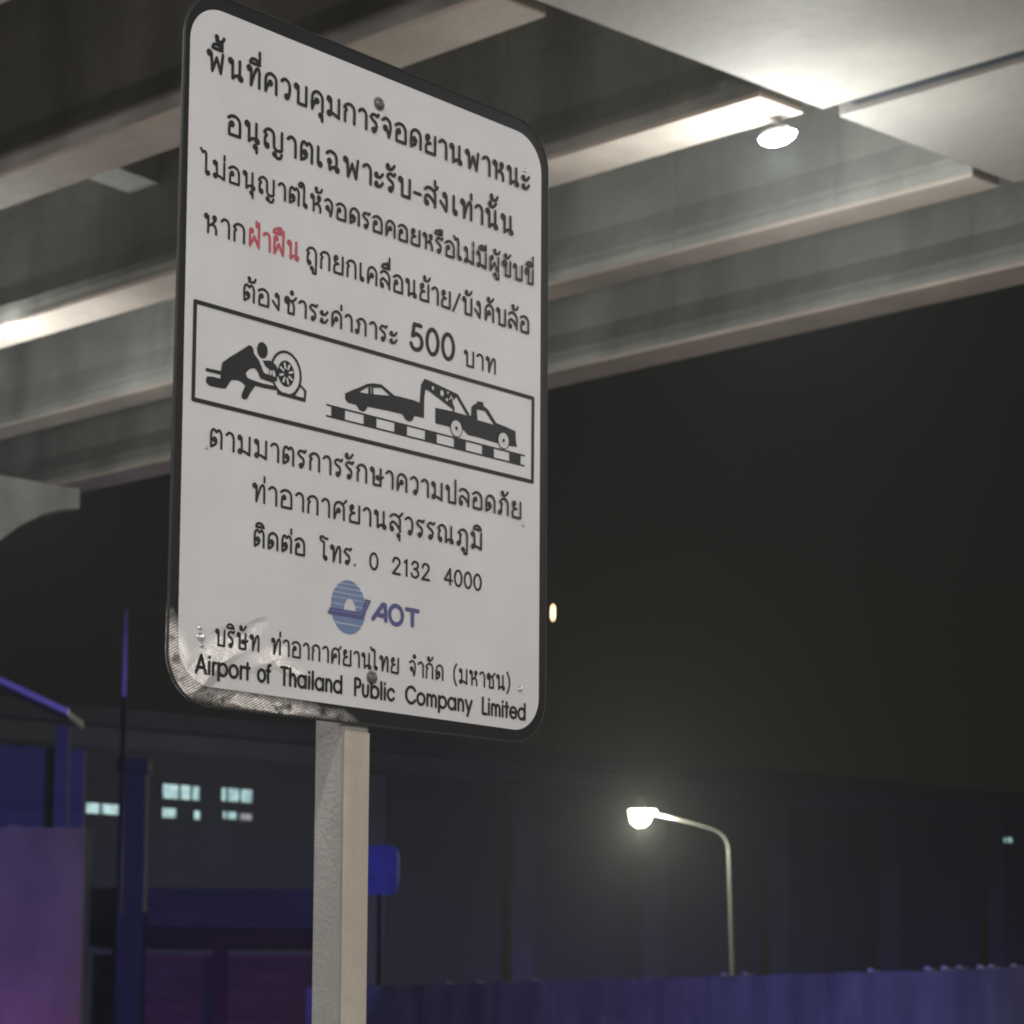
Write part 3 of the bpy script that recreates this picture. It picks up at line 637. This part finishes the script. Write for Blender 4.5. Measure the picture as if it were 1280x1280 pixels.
l_ = spot('haze_glow_spot', sl, (-3.1, -.5, 8.40), (-3.1, -3.1, 6.0), 1500, (.97, 1.0, .84), 110, .12, 1)  # extra spot added for glow in the haze near the head
# far mast
hm = empty('mast_light', (2.12, 122, 0)); tag(hm, 'distant thin mast with one small orange light beside the sign', 'mast')
t_ = MB(); t_.tube([(0, 0, 0), (0, 0, 24.3)], [.06, .035], 8); t_.build('pole', M_frame, hm)
le = MB(); le.tube([(0, -.2, 23.45), (0, -.2, 23.6), (0, -.2, 24.1), (0, -.2, 24.25)], [.04, .085, .085, .04], 12); le.build('lens', M_orange, hm)

# ------------------------------------------------------------------ the long building behind
BA = R(35.46)
bl = empty('terminal_building', (-14.871, 87.133, 0), BA)
tag(bl, 'long dark building across the background with lit clerestory windows on its left part', 'building')
m_ = MB(); m_.box(-30, 130, 0, 22, 0, 13.0); m_.build('wall', M_wall, bl)
m_ = MB(); m_.box(-31, 131, -.9, 22.5, 13.0, 13.6); m_.build('roof', M_wall, bl)
for x in (-8, -3.3, 11.0, 18.5, 25.6, 32.9, 39.9, 47.2, 54.5, 62, 69.5):
    m_ = MB(); m_.box(x - .6, x + .6, -.55, -.003, 0, 12.0); m_.build('pillar', M_col, bl, bevel=.04)
m_ = MB(); m_.box(-30, 130, -.35, -.004, 12.2, 12.9); m_.build('cornice', M_col, bl)
def window(x0, x1, z0, z1, n, m=M_pane, gaps=None):
    fr = MB(); T = .07
    fr.box(x0 - T, x1 + T, -.10, -.002, z0 - T, z0); fr.box(x0 - T, x1 + T, -.10, -.002, z1, z1 + T)
    fr.box(x0 - T, x0, -.10, -.002, z0, z1); fr.box(x1, x1 + T, -.10, -.002, z0, z1)
    xs = [x0 + (x1 - x0) * k for k in (gaps or [q / n for q in range(1, n)])]
    for x in xs: fr.box(x - .035, x + .035, -.10, -.002, z0, z1)
    fo = fr.build('window', M_frame, bl)
    p = MB(); p.poly([(x0, -.03, z0), (x1, -.03, z0), (x1, -.03, z1), (x0, -.03, z1)]); p.build('pane', m, fo)
window(-1.33, .10, 9.68, 10.06, 2, gaps=[.42])
window(1.83, 3.40, 10.44, 10.98, 2, gaps=[.46, .78])
window(1.83, 2.42, 9.70, 10.06, 1); window(3.18, 3.45, 9.70, 10.03, 1)
window(4.36, 5.72, 10.49, 11.0, 3, gaps=[.18, .6])
window(4.44, 5.04, 9.80, 10.08, 2, M_pane, [.3]); window(5.17, 5.72, 9.80, 10.05, 1, M_pane2)
window(47.3, 48.9, 11.18, 11.42, 4, M_pane)

# pillar, mast and raised walkway in front of it
o = empty('pillar', (-7.37, 45, 0)); tag(o, 'grey concrete pillar standing left of the lit windows', 'pillar')
m_ = MB(); m_.box(-.26, .26, -.26, .26, 0, 6.6); m_.build('shaft', M_col, o, bevel=.03)
m_ = MB(); m_.box(-.30, .30, -.30, .30, 6.6, 6.86); m_.build('capital', M_col, o, bevel=.03)
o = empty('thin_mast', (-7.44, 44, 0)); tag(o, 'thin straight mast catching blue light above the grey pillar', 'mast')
m_ = MB(); m_.tube([(0, 0, 0), (0, 0, 7.95)], [.05, .05], 10); m_.build('mast_shaded_part', M_frame, o)  # lower mast darkened: its shade is put into the colour
m_ = MB(); m_.tube([(0, 0, 7.951), (0, 0, 9.65)], [.038, .038], 10); m_.build('tube', M_mast, o)  # same mast, paler colour imitates its lit upper stretch
o = empty('walkway', (-6.0, 50, 0)); tag(o, 'raised walkway with a pale fascia band behind the sign post', 'walkway')
m_ = MB(); m_.box(-3.2, 2.45, 0, 3, 3.82, 4.66); m_.build('fascia', M_rail, o, bevel=.03)
m_ = MB(); m_.box(-3.3, 2.5, .5, 3.4, 3.45, 3.815); m_.build('slab', M_wall, o)
for x in (-2.6, -.4, 1.9):
    m_ = MB(); m_.box(x - .15, x + .15, 1, 1.3, 0, 3.45); m_.build('support', M_wall, o)
m_ = MB(); m_.box(-3.4, 2.6, 2.2, 2.5, 0, 3.3); m_.build('back_wall', M_rail, o)
# block wall
bw = empty('block_wall', (-4.611, 25, 0)); tag(bw, 'rough rendered wall lit purple at the lower left corner', 'wall')
m_ = MB(); rng = random.Random(3); N = 46
top = [(-6 + 6 * k / N, 3.78 + .006 * k / N + rng.uniform(-.035, .03)) for k in range(N + 1)]
m_.extrude([(-6, 0)] + [(0, 0)] + top[::-1], 0, .4); m_.build('wall', M_block, bw)
# canopy with sloping edge
cp = empty('canopy_shelter', (-8.3, 40, 0)); tag(cp, 'shelter with a sloping roof edge shining blue at the left border', 'shelter')
m_ = MB(); m_.extrude([(-3.4, 8.98), (.61, 7.105), (.61, 6.985), (-3.4, 8.80)], -.2, 1.3); m_.build('roof', M_frame, cp)
m_ = MB(); m_.extrude([(-3.4, 8.99), (.63, 7.115), (.63, 7.02), (-3.4, 8.86)], -.30, -.203); m_.build('roof_edge', M_metal, cp)
m_ = MB(); m_.extrude([(-3.4, 0), (.72, 0), (.72, 6.55), (-3.4, 6.75)], .8, 1.0); m_.build('wall', M_rail, cp)
for x in (-1.0, .45):
    m_ = MB(); m_.box(x - .12, x + .12, .1, .34, 0, 6.9); m_.build('post', M_rail, cp, bevel=.02)
# blue panel
m_ = MB(); P = []
for x, z in rrect(-2.60, -1.96, 3.96, 4.81, .16, n=8): P.append((x, z))
m_.extrude(P, 40, 40.12); o = empty('blue_light_box', (-2.28, 40, 0)); tag(o, 'rounded blue illuminated panel just right of the sign post', 'light panel')
pb = m_.build('panel', M_sign_blue, o); pb.location = (2.28, -40, 0)
m_ = MB(); m_.tube([(0, .2, 0), (0, .2, 4.5)], [.05, .05], 10); m_.build('post', M_frame, o)
# low wall along the road
bw2 = empty('barrier_wall', (-3.3, 39.1, 0), math.atan2(-13.244, 8.423)); tag(bw2, 'low concrete barrier wall lit blue along the lower right edge', 'wall')
m_ = MB(); rng = random.Random(5); NN = 150; Ltot = 34
tp_ = [(Ltot * k / NN, 2.33 + rng.uniform(-.012, .014)) for k in range(NN + 1)]
m_.extrude([(0, 0), (Ltot, 0)] + tp_[::-1], -.15, .15); m_.build('wall', M_barrier, bw2)
dirw = Vector((8.423, -13.244, 0)).normalized(); orgw = Vector((-3.3, 39.1, 0))
def on_wall(xn):                                      # point of the wall top seen in direction x/y = xn
    k = (xn * orgw.y - orgw.x) / (dirw.x - xn * dirw.y); return k
studs = [on_wall((px - 640) / 2900) for px in (565, 603, 672, 909, 936, 1092, 1163, 1184, 1203, 1229, 1243, 1271)]
for k in studs:
    p = orgw + dirw * k
    o = empty('wall_stud', (p.x, p.y, 2.325), math.atan2(dirw.y, dirw.x)); tag(o, 'small metal stud with a reflector on top of the low blue wall', 'reflector', 'reflector studs on the low wall')
    q = MB(); q.box(-.06, .06, -.05, .05, 0, .03); q.build('foot', M_metal, o, bevel=.012)
    q = MB(); q.box(-.04, .04, -.062, -.035, .012, .05); q.build('reflector', M_white_print, o, bevel=.01)

# ------------------------------------------------------------------ coloured floods below the picture
def flood(name, loc, target, power, col, ang, label, group=None):
    loc = tuple(loc); o = empty(name, loc); tag(o, label, 'floodlight', group)
    d = (Vector(target) - Vector(loc)).normalized(); rz = math.atan2(d.y, d.x) - math.pi / 2
    o.rotation_euler = (0, 0, rz)
    q = MB(); q.box(-.15, .15, -.06, .06, -.1, .1); q.build('housing', M_house, o, bevel=.01)
    q = MB(); q.box(-.02, .02, -.02, .02, -loc[2], -.1); q.build('stand', M_house, o)
    l = spot('flood_light', None, Vector(loc) + d * .16, target, power, col, ang)
    l.parent = o; l.matrix_parent_inverse = (Matrix.Translation(loc) @ Matrix.Rotation(rz, 4, 'Z')).inverted()
BLUE = (.16, .12, 1.0)
flood('blue_floodlight', (-9, 18, .5), (-6.2, 25, 2.9), 1200, (.18, .085, 1.0), 100, 'small blue floodlight aimed at the rendered wall')
flood('magenta_floodlight', (-5.4, 23.0, .3), (-5.4, 25, 1.2), 60, (1.0, .13, .40), 120, 'small magenta floodlight at the foot of the rendered wall')
flood('blue_floodlight', (-3.5, 30, .5), (-8.2, 42, 6.5), 3000, BLUE, 70, 'small blue floodlight aimed at the pillar and shelter')
flood('blue_floodlight', (-2.5, 22, .4), (2.5, 33, 2), 1050, BLUE, 110, 'small blue floodlight aimed at the low barrier wall')
for x, p in ((4, 1500), (20, 1100), (33, 800), (47, 800)):
    a = Matrix.Translation((-14.871, 87.133, 0)) @ Matrix.Rotation(BA, 4, 'Z')
    flood('blue_floodlight', a @ Vector((x, -7, .5)), a @ Vector((x, 0, 7)), p, BLUE, 130, 'small blue floodlight on the ground before the long building', 'floodlights along the long building')
flood('red_floodlight', (-5.2, 46, .3), (-5.6, 52, 1.2), 170, (1.0, .10, .30), 75, 'small red floodlight under the walkway')

# ------------------------------------------------------------------ night air
hz = MB(); hz.box(-160, 160, -60, 240, -1, 60)
ho = hz.build('haze', bpy.data.materials.new('night_haze')); tag(ho, kind='stuff')
m = ho.data.materials[0]; m.use_nodes = True; t = m.node_tree; t.nodes.clear()
o = t.nodes.new('ShaderNodeOutputMaterial'); pv = t.nodes.new('ShaderNodeVolumePrincipled')
pv.inputs['Color'].default_value = (.9, .92, .9, 1); pv.inputs['Density'].default_value = .0010; pv.inputs['Anisotropy'].default_value = .3
t.links.new(pv.outputs[0], o.inputs['Volume'])
